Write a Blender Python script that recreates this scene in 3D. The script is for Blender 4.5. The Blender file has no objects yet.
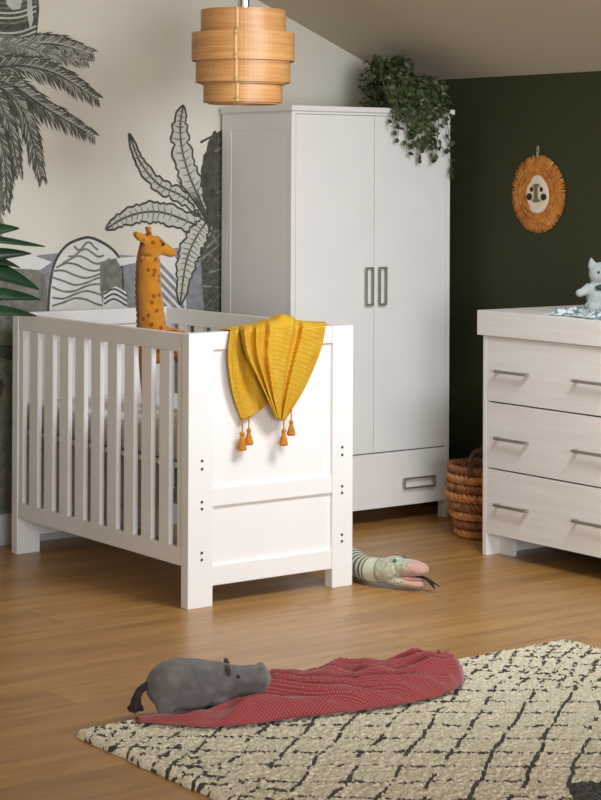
import bpy, bmesh, math, random
from mathutils import Vector, Matrix, noise
random.seed(7)
S = bpy.context.scene
COL = S.collection
PI = math.pi

# ------------------------------------------------------------------ camera
F_PX, PX0, PY0 = 1992.9, 300.5, 161.35
FW = Vector((0.59436855, 0.80416569, 0.00659995))
RT = Vector((0.80415891, -0.59439883, 0.00429989))
UP = Vector((-0.00738083, -0.00275169, 0.99996898))
EYE = Vector((-5.8859, -7.1882, 1.5))
cam = bpy.data.objects.new('camera', bpy.data.cameras.new('camera'))
COL.objects.link(cam)
R = Matrix((RT, UP, -FW)).transposed().to_4x4()
cam.matrix_world = Matrix.Translation(EYE) @ R
cam.data.sensor_fit = 'HORIZONTAL'
cam.data.sensor_width = 36
cam.data.lens = 36 * F_PX / 601
cam.data.shift_x = 0
cam.data.shift_y = -(400 - PY0) / 601
cam.data.clip_end = 100
S.camera = cam

def wallpt(px, py):            # trace a point of the mural onto the plane of the back wall (y = 0)
    d = FW + RT * ((px - PX0) / F_PX) - UP * ((py - PY0) / F_PX)
    t = (0 - EYE.y) / d.y
    p = EYE + d * t
    return (p.x, p.z)

# ------------------------------------------------------------------ materials
def s2l(c):
    return tuple(((v / 255) / 12.92 if v / 255 <= .04045 else ((v / 255 + .055) / 1.055) ** 2.4) for v in c)

class Mat:
    def __init__(s, name, rgb, rough=.5, metal=0, spec=.5, srgb=True, sheen=0):
        m = s.m = bpy.data.materials.new(name); m.use_nodes = True
        s.n = m.node_tree.nodes; s.l = m.node_tree.links
        s.b = s.n['Principled BSDF']
        s.rgb = s2l(rgb) if srgb else rgb
        s.b.inputs['Base Color'].default_value = (*s.rgb, 1)
        s.b.inputs['Roughness'].default_value = rough
        s.b.inputs['Metallic'].default_value = metal
        s.b.inputs['Specular IOR Level'].default_value = spec
        if sheen: s.b.inputs['Sheen Weight'].default_value = sheen
    def new(s, t, **k):
        n = s.n.new(t)
        for a, v in k.items():
            if a in n.inputs.keys(): n.inputs[a].default_value = v
            else: setattr(n, a, v)
        return n
    def coord(s, scale=(1, 1, 1), rot=(0, 0, 0), kind='Object'):
        t = s.new('ShaderNodeTexCoord'); mp = s.new('ShaderNodeMapping')
        mp.inputs['Scale'].default_value = scale; mp.inputs['Rotation'].default_value = rot
        s.l.new(t.outputs[kind], mp.inputs[0]); return mp.outputs[0]
    def noise(s, vec, scale, detail=3, rough=.5):
        n = s.new('ShaderNodeTexNoise'); n.inputs['Scale'].default_value = scale
        n.inputs['Detail'].default_value = detail; n.inputs['Roughness'].default_value = rough
        s.l.new(vec, n.inputs['Vector']); return n.outputs['Fac']
    def ramp(s, fac, stops):
        r = s.new('ShaderNodeValToRGB'); e = r.color_ramp.elements
        while len(e) < len(stops): e.new(.5)
        for el, (p, c) in zip(e, stops):
            el.position = p; el.color = (*(s2l(c) if max(c) > 1 else c), 1)
        s.l.new(fac, r.inputs[0]); return r.outputs[0]
    def math(s, op, a, b=None, c=None):
        n = s.new('ShaderNodeMath', operation=op)
        for i, v in enumerate((a, b, c)):
            if v is None: continue
            if isinstance(v, (int, float)): n.inputs[i].default_value = v
            else: s.l.new(v, n.inputs[i])
        return n.outputs[0]
    def mix(s, f, a, b, mode='MIX'):
        n = s.new('ShaderNodeMix', data_type='RGBA', blend_type=mode)
        for i, v in ((0, f), (6, a), (7, b)):
            if isinstance(v, (int, float)): n.inputs[i].default_value = v
            elif isinstance(v, tuple): n.inputs[i].default_value = (*(s2l(v) if max(v) > 1 else v), 1)
            else: s.l.new(v, n.inputs[i])
        return n.outputs[2]
    def color(s, o): s.l.new(o, s.b.inputs['Base Color']); return s
    def bump(s, h, strength=.3, dist=.01):
        b = s.new('ShaderNodeBump'); b.inputs['Strength'].default_value = strength
        b.inputs['Distance'].default_value = dist
        s.l.new(h, b.inputs['Height']); s.l.new(b.outputs[0], s.b.inputs['Normal']); return s

def simple(name, rgb, rough=.5, metal=0, var=.06, nscale=8, bump=0, bscale=60, **k):
    M = Mat(name, rgb, rough, metal, **k)
    v = M.coord()
    n = M.noise(v, nscale)
    c = M.rgb
    M.color(M.ramp(n, [(.3, tuple(x * (1 - var) for x in c)), (.7, tuple(min(1, x * (1 + var)) for x in c))]))
    if bump: M.bump(M.noise(v, bscale), bump, .004)
    return M.m

mats = {}
WHITE = simple('white_painted_wood', (238, 236, 233), .42, var=.015, nscale=5)
WHITE_B = simple('white_wood_effect', (236, 233, 229), .45, var=.02, nscale=4)
def woodwhite():
    M = Mat('white_wood_grain', (232, 228, 222), .5)
    v = M.coord((30, 1.2, 30)); n = M.noise(v, 2.2, 4)
    M.color(M.ramp(n, [(.3, (226, 222, 216)), (.7, (236, 233, 228))])); M.bump(n, .08, .002); return M.m
DRESS = woodwhite()
GAP_SHADE = simple('gap_shade', (40, 36, 32), .8)  # near-black colour standing in for shade in furniture gaps
METAL = simple('brushed_nickel', (176, 170, 158), .45, .75, var=.04)
CHROME = simple('polished_chrome', (210, 210, 210), .15, 1, var=.02)
HOLE = simple('bolt_hole_dark', (70, 66, 62), .5)
MATTR = simple('mattress_cover', (236, 233, 228), .9, var=.02, bump=.2, bscale=90)

def m_wall():
    M = Mat('mural_paper_base', (210, 205, 192), .85)
    v = M.coord(); n = M.noise(v, 1.6, 5)
    M.color(M.ramp(n, [(.35, (214, 209, 194)), (.65, (224, 219, 206))])); M.bump(M.noise(v, 220), .05, .002); return M.m
WALLP = m_wall()
GREEN = simple('dark_olive_paint', (45, 49, 17), .8, var=.05, nscale=2, bump=.05, bscale=150)
CEIL = simple('ceiling_paint', (196, 184, 164), .85, var=.02, nscale=1.5)
PLAIN = simple('plain_wall_paint', (212, 210, 206), .85, var=.02, nscale=1.5)
SKIRT = simple('skirting_paint', (205, 205, 204), .5, var=.02)
SKIRTG = simple('skirting_green_paint', (50, 54, 30), .55, var=.02)

def m_floor():
    M = Mat('oak_floor_boards', (170, 120, 75), .33)
    co = M.coord()
    sep = M.new('ShaderNodeSeparateXYZ'); M.l.new(co, sep.inputs[0])
    br = M.new('ShaderNodeTexBrick'); br.offset = .37; br.offset_frequency = 3
    br.inputs['Scale'].default_value = 1; br.inputs['Brick Width'].default_value = 1.28
    br.inputs['Row Height'].default_value = .19; br.inputs['Mortar Size'].default_value = .0016
    br.inputs['Mortar Smooth'].default_value = .3
    br.inputs['Color1'].default_value = (0, 0, 0, 1); br.inputs['Color2'].default_value = (1, 1, 1, 1)
    br.inputs['Mortar'].default_value = (.5, .5, .5, 1)
    M.l.new(co, br.inputs['Vector'])
    mp = M.new('ShaderNodeMapping'); mp.inputs['Scale'].default_value = (1.0, 9, 1); M.l.new(co, mp.inputs[0])
    off = M.new('ShaderNodeVectorMath', operation='ADD'); M.l.new(mp.outputs[0], off.inputs[0]); 
    sc = M.new('ShaderNodeVectorMath', operation='SCALE'); sc.inputs['Scale'].default_value = 13
    M.l.new(br.outputs['Color'], sc.inputs[0]); M.l.new(sc.outputs[0], off.inputs[1])
    n1 = M.noise(off.outputs[0], 1.7, 5, .6)
    mp2 = M.new('ShaderNodeMapping'); mp2.inputs['Scale'].default_value = (3, 60, 1); M.l.new(co, mp2.inputs[0])
    n2 = M.noise(mp2.outputs[0], 2, 4, .6)
    c = M.ramp(n1, [(.25, (150, 106, 52)), (.5, (188, 139, 76)), (.75, (208, 160, 92))])
    c = M.mix(M.math('MULTIPLY', n2, .35), c, (122, 84, 50))
    pl = M.ramp(br.outputs['Color'], [(0, (.8, .8, .8)), (1, (1, 1, 1))])
    c = M.mix(1.0, c, pl, 'MULTIPLY')
    c = M.mix(M.math('MULTIPLY', br.outputs['Fac'], .6), c, (60, 38, 22))
    M.color(c); M.bump(M.math('SUBTRACT', n2, br.outputs['Fac']), .12, .002)
    return M.m
FLOOR = m_floor()

# ------------------------------------------------------------------ mesh helpers
def link(name, me, mat, parent=None):
    o = bpy.data.objects.new(name, me); COL.objects.link(o)
    if mat is not None:
        for m in (mat if isinstance(mat, (list, tuple)) else [mat]): me.materials.append(m)
    if parent:
        root = parent
        while root.parent: root = root.parent
        me.transform(Matrix.Translation(-root.location)); o.parent = parent
    return o
def fin(name, bm, mat, parent=None, smooth=False, kind=None, bevel=0, sub=0, autosm=None):
    bmesh.ops.recalc_face_normals(bm, faces=bm.faces)
    if bevel:
        es = [e for e in bm.edges if len(e.link_faces) == 2 and e.calc_face_angle(0) > .6]
        bmesh.ops.bevel(bm, geom=es, offset=bevel, segments=2, profile=.6, affect='EDGES', clamp_overlap=True)
    me = bpy.data.meshes.new(name); bm.to_mesh(me); bm.free()
    if smooth:
        for p in me.polygons: p.use_smooth = True
    o = link(name, me, mat, parent)
    if kind: o['kind'] = kind
    if sub:
        s = o.modifiers.new('s', 'SUBSURF'); s.levels = s.render_levels = sub
    return o
def thing(name, label, cat, loc, group=None):
    o = bpy.data.objects.new(name, None); COL.objects.link(o); o.location = loc
    o.empty_display_size = .1
    return tag(o, label, cat, group)
def tag(o, label, cat, group=None):
    o['label'] = label; o['category'] = cat
    if group: o['group'] = group
    return o
def box(bm, x0, x1, y0, y1, z0, z1):
    v = [bm.verts.new((x, y, z)) for x in (x0, x1) for y in (y0, y1) for z in (z0, z1)]
    for f in ((0, 1, 3, 2), (4, 6, 7, 5), (0, 4, 5, 1), (2, 3, 7, 6), (0, 2, 6, 4), (1, 5, 7, 3)):
        bm.faces.new([v[i] for i in f])
def B(*a):
    bm = bmesh.new(); box(bm, *a); return bm
def lathe(bm, prof, c=(0, 0, 0), seg=40, caps=True, M=None):
    rings = []
    for r, z in prof:
        rings.append([bm.verts.new(tuple((M @ Vector((r * math.cos(2 * PI * i / seg), r * math.sin(2 * PI * i / seg), z)) if M else Vector((r * math.cos(2 * PI * i / seg), r * math.sin(2 * PI * i / seg), z))) + Vector(c))) for i in range(seg)])
    for a, b in zip(rings, rings[1:]):
        for i in range(seg): bm.faces.new((a[i], a[(i + 1) % seg], b[(i + 1) % seg], b[i]))
    if caps: bm.faces.new(rings[0][::-1]); bm.faces.new(rings[-1])
def tube(bm, pts, rad, seg=10, caps=True, flat=1.0):
    pts = [Vector(p) for p in pts]; n = len(pts)
    rad = rad if isinstance(rad, (list, tuple)) else [rad] * n
    up = Vector((0, 0, 1)); rings = []
    for i, p in enumerate(pts):
        t = (pts[min(i + 1, n - 1)] - pts[max(i - 1, 0)]).normalized()
        a = t.cross(up)
        if a.length < .1: a = t.cross(Vector((1, 0, 0)))
        a.normalize(); b = a.cross(t).normalized()
        rings.append([bm.verts.new(p + a * rad[i] * math.cos(2 * PI * k / seg) + b * rad[i] * flat * math.sin(2 * PI * k / seg)) for k in range(seg)])
    for a, b in zip(rings, rings[1:]):
        for i in range(seg): bm.faces.new((a[i], a[(i + 1) % seg], b[(i + 1) % seg], b[i]))
    if caps: bm.faces.new(rings[0][::-1]); bm.faces.new(rings[-1])
def ell(bm, c, r, rot=(0, 0, 0), sub=3):
    from mathutils import Euler
    M = Matrix.Translation(c) @ Euler(rot).to_matrix().to_4x4() @ Matrix.Diagonal((*r, 1))
    bmesh.ops.create_icosphere(bm, subdivisions=sub, radius=1, matrix=M)
def blob(name, bm, mat, parent, voxel=.006, smooth=6, disp=0, dscale=60):
    me = bpy.data.meshes.new('t'); bmesh.ops.recalc_face_normals(bm, faces=bm.faces); bm.to_mesh(me); bm.free()
    o = bpy.data.objects.new('t', me); COL.objects.link(o)
    m = o.modifiers.new('r', 'REMESH'); m.mode = 'VOXEL'; m.voxel_size = voxel
    m = o.modifiers.new('s', 'SMOOTH'); m.iterations = smooth; m.factor = .5
    dg = bpy.context.evaluated_depsgraph_get()
    me2 = bpy.data.meshes.new_from_object(o.evaluated_get(dg))
    bpy.data.objects.remove(o)
    if disp:
        me2.calc_loop_triangles() if False else None
        for v in me2.vertices:
            v.co += v.normal * disp * noise.noise(v.co * dscale)
    for p in me2.polygons: p.use_smooth = True
    me2.name = name; me2.materials.clear()
    return link(name, me2, mat, parent)
def catmull(pts, n=8):
    P = [Vector(p) for p in pts]; P = [P[0] * 2 - P[1]] + P + [P[-1] * 2 - P[-2]]; out = []
    for i in range(1, len(P) - 2):
        for k in range(n):
            t = k / n
            out.append(.5 * ((2 * P[i]) + (P[i + 1] - P[i - 1]) * t + (2 * P[i - 1] - 5 * P[i] + 4 * P[i + 1] - P[i + 2]) * t * t + (3 * P[i] - P[i - 1] - 3 * P[i + 1] + P[i + 2]) * t ** 3))
    out.append(P[-2]); return out

# ------------------------------------------------------------------ the room
SL = .415; Z0 = 1.933; XR = -4.3; XL = -7.4; YB = -9.2
ZR = Z0 - SL * XR
ZL = ZR - SL * (XR - XL)
fin('floor', B(XL - .1, .1, YB - .1, .1, -.1, 0), FLOOR, kind='structure')
def ceil_z(x): return Z0 - SL * x if x > XR else ZR - SL * (XR - x)
bm = bmesh.new()
pr = [(.12, ceil_z(0) - SL * .12), (XR, ZR), (XL - .12, ZL - SL * .12)]
lo = [[bm.verts.new((x, y, z)) for x, z in pr] for y in (.1, YB - .1)]
hi = [[bm.verts.new((x, y, z + .12)) for x, z in pr] for y in (.1, YB - .1)]
for i in (0, 1):
    bm.faces.new((lo[0][i], lo[0][i + 1], lo[1][i + 1], lo[1][i])); bm.faces.new((hi[0][i], hi[1][i], hi[1][i + 1], hi[0][i + 1]))
for k in (0, 1):
    for i in (0, 1): bm.faces.new((lo[k][i], lo[k][i + 1], hi[k][i + 1], hi[k][i]))
for i in (0, 2): bm.faces.new((lo[0][i], lo[1][i], hi[1][i], hi[0][i]))
fin('ceiling', bm, CEIL, kind='structure')

def gable(bm, y0, y1, holes=()):
    xs = sorted({XL - .02, XR, .0} | {h[0] for h in holes} | {h[1] for h in holes})
    for a, b in zip(xs, xs[1:]):
        hs = [h for h in holes if h[0] <= a and h[1] >= b]
        segs = [(0, None)] if not hs else [(0, hs[0][2]), (hs[0][3], None)]
        for z0, z1 in segs:
            za, zb = (z1, z1) if z1 else (ceil_z(a) + .03, ceil_z(b) + .03)
            v = [bm.verts.new(p) for p in ((a, y0, z0), (b, y0, z0), (b, y0, zb), (a, y0, za), (a, y1, z0), (b, y1, z0), (b, y1, zb), (a, y1, za))]
            for f in ((0, 1, 2, 3), (5, 4, 7, 6), (0, 4, 5, 1), (3, 2, 6, 7), (0, 3, 7, 4), (1, 5, 6, 2)): bm.faces.new([v[i] for i in f])

# --- mural inks
def ink(name, rgb, var=.25, sc=30):
    return simple(name, rgb, .85, var=var, nscale=sc)
INK_D = ink('mural_ink_dark', (74, 74, 64), .35)
INK_M = ink('mural_ink_mid', (122, 121, 110), .3)
INK_L = ink('mural_ink_pale', (194, 191, 180), .08)
INK_B = ink('mural_ink_hill', (136, 137, 141), .2)
INK_W = ink('mural_ink_white', (222, 219, 214), .04)
INK_F = ink('mural_ink_foliage', (82, 84, 74), .5, 55)
bm = bmesh.new(); gable(bm, .0, .1)
layer = [0]
def poly(pts, mi, step=True):
    if step: layer[0] += 1
    y = -.0004 - .000003 * layer[0]
    vs = []
    for x, z in pts: vs.append(bm.verts.new((x, y, z)))
    try:
        f = bm.faces.new(vs); f.material_index = mi
    except ValueError: pass
def strip(pts, ws, mi):           # a pen stroke of changing width, wall metres
    layer[0] += 1; y = -.0004 - .000003 * layer[0]
    L = []; n = len(pts)
    for i, p in enumerate(pts):
        t = Vector(pts[min(i + 1, n - 1)]) - Vector(pts[max(i - 1, 0)]); t = t.normalized() if t.length else Vector((1, 0)); nn = Vector((-t[1], t[0]))
        w = ws[i] if isinstance(ws, list) else ws
        L.append([bm.verts.new((p[0] + nn[0] * w * s, y, p[1] + nn[1] * w * s)) for s in (1, -1)])
    for a, b in zip(L, L[1:]):
        f = bm.faces.new((a[0], a[1], b[1], b[0])); f.material_index = mi
W = wallpt
def curve(pts, n=6): return [(p.x, p.y) for p in catmull([(*W(*q), 0) for q in pts], n)]
def frond(ctrl, ln, mi=1, dens=17, droop=.35, spread=.55):
    c = curve(ctrl, dens)
    strip(c, [.007 * (1 - i / len(c)) + .0015 for i in range(len(c))], mi)
    for i in range(2, len(c) - 1):
        t = i / len(c); p = Vector(c[i]); d = (Vector(c[i + 1]) - Vector(c[i - 1])).normalized()
        a0 = math.atan2(d.y, d.x)
        for s in (1, -1):
            a = a0 + s * (spread + random.uniform(-.08, .08)); l = ln * (math.sin(PI * (.18 + .8 * t)) ** .6 + .1) * random.uniform(.85, 1.1)
            e = p + Vector((math.cos(a), math.sin(a) - droop * .35)) * l
            m = (p + e) / 2 + Vector((0, .012)); nrm = Vector((-(e - p).y, (e - p).x)).normalized()
            w = .0068
            poly([tuple(p), tuple(m + nrm * w), tuple(e), tuple(m - nrm * w)], mi)
            w2 = .0028
            poly([tuple(p), tuple(m + nrm * w2), tuple(p * .25 + e * .75), tuple(m - nrm * w2)], 3 if random.random() < .55 else 2)
def leaf(ctrl, wd, out=1, fill=3, teeth=9, veins=True):
    c = curve(ctrl, 8); n = len(c); L = []; Rr = []
    for i, p in enumerate(c):
        t = i / (n - 1); d = (Vector(c[min(i + 1, n - 1)]) - Vector(c[max(i - 1, 0)])).normalized(); nn = Vector((-d.y, d.x))
        w = wd * math.sin(PI * min(1, .06 + t * .93)) ** .55 * (1 + .12 * math.sin(t * teeth * 6.3)) * (1 - .15 * t)
        if i % 7 == 5: w *= .72
        L.append(Vector(p) + nn * w); Rr.append(Vector(p) - nn * w * .9)
    layer[0] += 1; y = -.0004 - .000003 * layer[0]
    for k in range(n - 1):
        f = bm.faces.new([bm.verts.new((q.x, y, q.y)) for q in (L[k], L[k + 1], Rr[k + 1], Rr[k])]); f.material_index = fill
    strip([tuple(q) for q in L], .0048, out); strip([tuple(q) for q in Rr], .0048, out); strip(c, .0045, 1)
    strip([tuple(L[-1]), tuple(Rr[-1])], .006, out); strip([tuple(L[0]), tuple(Rr[0])], .006, out)
    if veins:
        for k in range(3, n - 2, 2):
            for e in (L[k + 1 if k + 1 < n else k], Rr[min(k + 1, n - 1)]):
                q = Vector(c[k]).lerp(e, random.uniform(.5, .95)); strip([c[k], tuple(q)], [.004, .0015], 2)

# hills
poly([W(*p) for p in ((-30, 262), (10, 262), (40, 255), (70, 252), (140, 256), (175, 248), (218, 244), (218, 318), (-30, 318))], 4)
poly([W(*p) for p in ((-30, 262), (10, 264), (30, 268), (45, 275), (50, 320), (-30, 320))], 2)
poly([W(*p) for p in ((-20, 255), (10, 250), (35, 256), (52, 262), (40, 270), (10, 268), (-20, 268))], 5)
dome = [(48, 312), (50, 285), (55, 262), (66, 246), (80, 239), (92, 238), (108, 246), (118, 256), (122, 270), (124, 312)]
poly([W(*p) for p in dome], 5); strip(curve(dome, 4), .006, 1)
for k in range(9):
    yy = 246 + k * 7
    hw = min(34, 12 + k * 6)
    strip(curve([(86 - hw + q * hw / 3, yy + 4 * math.sin(q * 1.3 + k)) for q in range(7)], 4), .0045, 2)
poly([W(*p) for p in ((100, 262), (116, 258), (122, 270), (122, 312), (104, 312), (100, 290))], 2)
poly([W(*p) for p in ((104, 292), (116, 286), (126, 292), (128, 312), (102, 312))], 5)
for k in range(3): strip(curve([(104, 294 + 5 * k), (114, 289 + 5 * k), (127, 296 + 5 * k)], 4), .004, 1)
poly([W(*p) for p in ((118, 258), (140, 256), (140, 262), (120, 266))], 5)
poly([W(*p) for p in ((150, 248), (172, 252), (186, 275), (186, 316), (150, 316))], 5)
for k in range(8): strip([W(152, 256 + 9 * k), W(184, 290 + 9 * k)], .008, 4)
# foreground jungle low on the wall, seen beside and through the cot
poly([W(*p) for p in ((-120, 322), (-10, 316), (60, 320), (150, 318), (218, 316), (420, 300), (420, 500), (218, 530), (-120, 560))], 2)
for k in range(60):
    cx, cy = random.uniform(-60, 225), random.uniform(330, 505)
    a = random.uniform(0, 2 * PI); l = random.uniform(20, 46)
    leaf([(cx, cy), (cx + math.cos(a) * l * .5 + 4, cy + math.sin(a) * l * .5), (cx + math.cos(a) * l, cy + math.sin(a) * l)], random.uniform(.02, .04), 1, random.choice((6, 6, 1, 2)), veins=False)
# banana plant: dark stems and shade on the right, leaves in outline
poly([W(*p) for p in ((206, 160), (214, 134), (232, 128), (232, 330), (206, 330), (203, 300), (200, 250), (198, 225), (190, 206))], 6)
for k in range(26):
    a = random.uniform(135, 315); strip([W(204 + random.uniform(-4, 8), a), W(222, a + random.uniform(-25, 18))], [.006, .002], random.choice((1, 2, 1)))
leaf([(212, 232), (198, 226), (168, 214), (146, 212), (124, 218), (106, 229)], .052, 1, 3, 11)
leaf([(206, 214), (196, 206), (178, 194), (158, 184), (140, 162), (129, 134)], .036, 1, 3, 10)
leaf([(208, 218), (200, 200), (190, 178), (182, 150), (180, 125), (183, 106)], .058, 1, 3, 9)
leaf([(206, 222), (198, 234), (189, 252), (184, 272), (180, 304)], .062, 1, 3, 9)
leaf([(214, 225), (209, 195), (208, 165), (215, 132)], .034, 1, 1, 7, False)
for k in range(14): strip([W(210, 222 + k * .8), W(176 + k * 1.6, 186 + k * .6 - abs(7 - k))], [.006, .001], 1)
# palm trunk and fronds, top left
poly([W(*p) for p in ((-30, -40), (36, -40), (39, 10), (36, 42), (10, 38), (-30, 44))], 6)
for k in range(16):
    a = -36 + k * 5; strip(curve([(-20, a), (2, a + 4), (20, a + 3), (36, a - 3)], 4), .004, random.choice((1, 3, 2)))
poly([W(*p) for p in ((6, -6), (16, -8), (22, 0), (20, 9), (12, 10), (6, 4))], 3)
poly([W(*p) for p in ((27, -10), (31, -8), (33, 20), (30, 30), (27, 15))], 3)
poly([W(*p) for p in ((-30, 40), (20, 42), (38, 50), (30, 60), (10, 70), (-30, 84))], 2)
frond([(-25, 62), (10, 50), (50, 44), (92, 54)], .095, 1, 16)
frond([(-25, 50), (5, 44), (40, 52), (88, 64)], .07, 2, 16)
frond([(-25, 74), (15, 66), (55, 74), (98, 100)], .095, 1, 16)
frond([(-25, 86), (10, 86), (45, 108), (94, 137)], .095, 1, 16)
frond([(-25, 84), (5, 92), (25, 118), (42, 180)], .10, 1, 15, .6, .45)
frond([(-25, 84), (-5, 96), (8, 125), (18, 172)], .10, 1, 18, .6, .4)
frond([(-20, 110), (-4, 130), (4, 160), (6, 208)], .09, 1, 16, .6, .4)
frond([(-50, 100), (-30, 140), (-16, 180), (-8, 230)], .15, 2, 14, .6, .4)
fin('wall_back', bm, [WALLP, INK_D, INK_M, INK_L, INK_B, INK_W, INK_F], kind='structure')

# other walls
SKX0, SKX1, SKY0, SKY1 = -2.0, -.8, -3.9, -2.6      # added frame under the solid ceiling, no opening behind it
fin('wall_right', B(0, .1, YB, .1, 0, Z0 + .03), GREEN, kind='structure')
fin('wall_left', B(XL - .1, XL, YB, .1, 0, ZL + .05), PLAIN, kind='structure')
GX0, GX1, GZ0, GZ1 = -6.2, -3.2, .5, 2.3          # window in the wall behind the camera
bm = bmesh.new(); gable(bm, YB - .1, YB, [(GX0, GX1, GZ0, GZ1)])
fin('wall_front', bm, PLAIN, kind='structure')
def frame_bm(bm, u0, u1, z0, z1, put, nm=3):
    put(bm, u0, u1, z0, z0 + .05); put(bm, u0, u1, z1 - .05, z1)
    for k in range(nm + 1):
        u = u0 + (u1 - u0 - .05) * k / nm; put(bm, u, u + .05, z0 + .05, z1 - .05)
bm = bmesh.new()
for a in ((SKX0 - .08, SKX0, SKY0 - .08, SKY1 + .08), (SKX1, SKX1 + .08, SKY0 - .08, SKY1 + .08), (SKX0, SKX1, SKY0 - .08, SKY0), (SKX0, SKX1, SKY1, SKY1 + .08)): box(bm, *a, -.03, .01)
for v in bm.verts: v.co.z += ceil_z(v.co.x)
fin('added_ceiling_frame', bm, SKIRT, kind='structure')  # added frame around the key light, the ceiling above is unbroken
bm = bmesh.new(); frame_bm(bm, GX0, GX1, GZ0, GZ1, lambda b, u0, u1, z0, z1: box(b, u0, u1, YB - .08, YB - .03, z0, z1))
fin('window_2', bm, SKIRT, kind='structure')
fin('baseboard_back', B(XL, -.0, -.018, 0, 0, .125), SKIRT, kind='structure', bevel=.004)
fin('baseboard_right', B(-.018, 0, YB, -.018, 0, .1), SKIRTG, kind='structure', bevel=.004)
fin('baseboard_left', B(XL, XL + .018, YB, -.018, 0, .12), SKIRT, kind='structure', bevel=.004)

# ------------------------------------------------------------------ cot
CX0, CX1, CY0, CY1, CH = -2.112, -1.394, -1.441, -.171, .95
cot = thing('cot', 'white wooden cot with slatted sides beside the wardrobe', 'cot', ((CX0 + CX1) / 2, (CY0 + CY1) / 2, 0))
PT = .045
for yi, (ya, yb) in enumerate(((CY0, CY0 + PT), (CY1 - PT, CY1))):
    for xa, xb in ((CX0, CX0 + .103), (CX1 - .093, CX1)):
        p = fin('corner_post', B(xa, xb, ya, yb, 0, CH), WHITE, cot, bevel=.003)
        if yi == 0:
            xc = CX0 + .056 if xa == CX0 else CX1 - .05
            for z in (.508, .480, .366, .342, .190, .166):
                b2 = bmesh.new(); lathe(b2, [(.005, -.0025), (.005, .002)], (xc, ya, z), 12, M=Matrix.Rotation(PI / 2, 3, 'X'))
                fin('bolt_hole', b2, HOLE, p)
    xa, xb = CX0 + .103, CX1 - .093
    s = .004 if yi == 0 else 0
    for nm, z0, z1 in (('top_rail', .889, CH), ('middle_rail', .345, .408), ('bottom_rail', .07, .14)):
        fin(nm, B(xa, xb, ya + s, yb - (.0 if yi == 0 else .004), z0, z1), WHITE, cot, bevel=.003)
    for z0, z1 in ((.408, .889), (.14, .345)):
        fin('end_panel', B(xa, xb, ya + .016, yb - .016, z0, z1), WHITE, cot)
for xa, xb in ((CX0 + .003, CX0 + .026), (CX1 - .026, CX1 - .003)):
    y0, y1 = CY0 + PT, CY1 - PT
    fin('side_rail', B(xa, xb, y0, y1, .883, CH - .003), WHITE, cot, bevel=.003); fin('side_rail', B(xa, xb, y0, y1, .143, .205), WHITE, cot, bevel=.003)
    # ten slots, eleven slats
    st = [-.25 - .1178 * i for i in range(10)]; sw = .052
    edges = [y1] + [v for s0 in st for v in (s0, s0 - sw)] + [y0]
    for i in range(0, len(edges), 2):
        fin('slat', B(xa + .002, xb - .002, edges[i + 1], edges[i], .205, .883), WHITE, cot, bevel=.002)
fin('mattress_base', B(CX0 + .03, CX1 - .03, CY0 + PT + .003, CY1 - PT - .003, .472, .49), WHITE, cot)
mt = fin('mattress', B(CX0 + .035, CX1 - .035, CY0 + PT + .012, CY1 - PT - .012, .491, .605), MATTR, None, smooth=True, bevel=.02)
tag(mt, 'white mattress lying inside the slatted cot', 'mattress')

# ------------------------------------------------------------------ wardrobe
WX0, WX1, WYF, WYK, WH = -1.012, -.15, -.534, -.022, 1.787
wr = thing('wardrobe', 'tall white two door wardrobe with bottom drawer in the corner', 'wardrobe', ((WX0 + WX1) / 2, (WYF + WYK) / 2, 0))
for xa, xb in ((WX0, WX0 + .02), (WX1 - .02, WX1)):
    p = fin('side_panel', B(xa, xb, WYF, WYK, .073, WH - .03), WHITE_B, wr, bevel=.0015)
b = bmesh.new()   # raised stiles on the visible side
box(b, WX0 - .002, WX0, WYK - .07, WYK, .073, WH - .03); box(b, WX0 - .002, WX0, WYF, WYF + .02, .073, WH - .03)
box(b, WX0 - .002, WX0, WYF + .02, WYK - .07, WH - .10, WH - .03)
fin('side_frame', b, WHITE_B, wr, bevel=.001)
b = bmesh.new()
for xa in (WX0, WX1 - .02):
    box(b, xa, xa + .02, WYF, WYF + .05, 0, .073); box(b, xa, xa + .02, WYK - .05, WYK, 0, .073)
for (xa, ya) in ((WX0, WYF), (WX1 - .02, WYF), (WX0, WYK - .05), (WX1 - .02, WYK - .05)):
    fin('leg', B(xa, xa + .02, ya, ya + .05, 0, .073), WHITE_B, wr)
b.free()
fin('back_panel', B(WX0 + .02, WX1 - .02, WYK - .008, WYK, .08, WH - .03), WHITE_B, wr)
fin('bottom_panel', B(WX0 + .02, WX1 - .02, WYF + .022, WYK - .01, .09, .108), WHITE_B, wr)
fin('top_panel', B(WX0 - .012, WX1 + .014, WYF - .016, WYK, WH - .022, WH), WHITE_B, wr, bevel=.003)
fin('cornice_strip', B(WX0 + .002, WX1 - .002, WYF + .002, WYK, WH - .034, WH - .022), WHITE_B, wr)
xm = -.574
def bow(bm, c0, c1, out, r=.006, h=.03, side=None):   # squared bow handle between two points
    c0, c1, out = Vector(c0), Vector(c1), Vector(out)
    d = (c1 - c0).normalized(); o = out.normalized(); s = d.cross(o)
    def bx(p, q, a, bb):      # bar from p to q along d
        V = []
        for t in (p, q):
            for i in (-1, 1):
                for j in (-1, 1): V.append(bm.verts.new(t + s * a * i + o * bb * j if False else t + s * a * i + (o if abs((q - p).normalized().dot(o)) < .5 else d) * bb * j))
        for f in ((0, 1, 3, 2), (4, 6, 7, 5), (0, 4, 5, 1), (2, 3, 7, 6), (0, 2, 6, 4), (1, 5, 7, 3)): bm.faces.new([V[i] for i in f])
    bx(c0 + o * (h - .004), c1 + o * (h - .004), r, .004)
    bx(c0 + d * .005, c0 + d * .005 + o * (h - .004), r, .005); bx(c1 - d * .005, c1 - d * .005 + o * (h - .004), r, .005)
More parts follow.
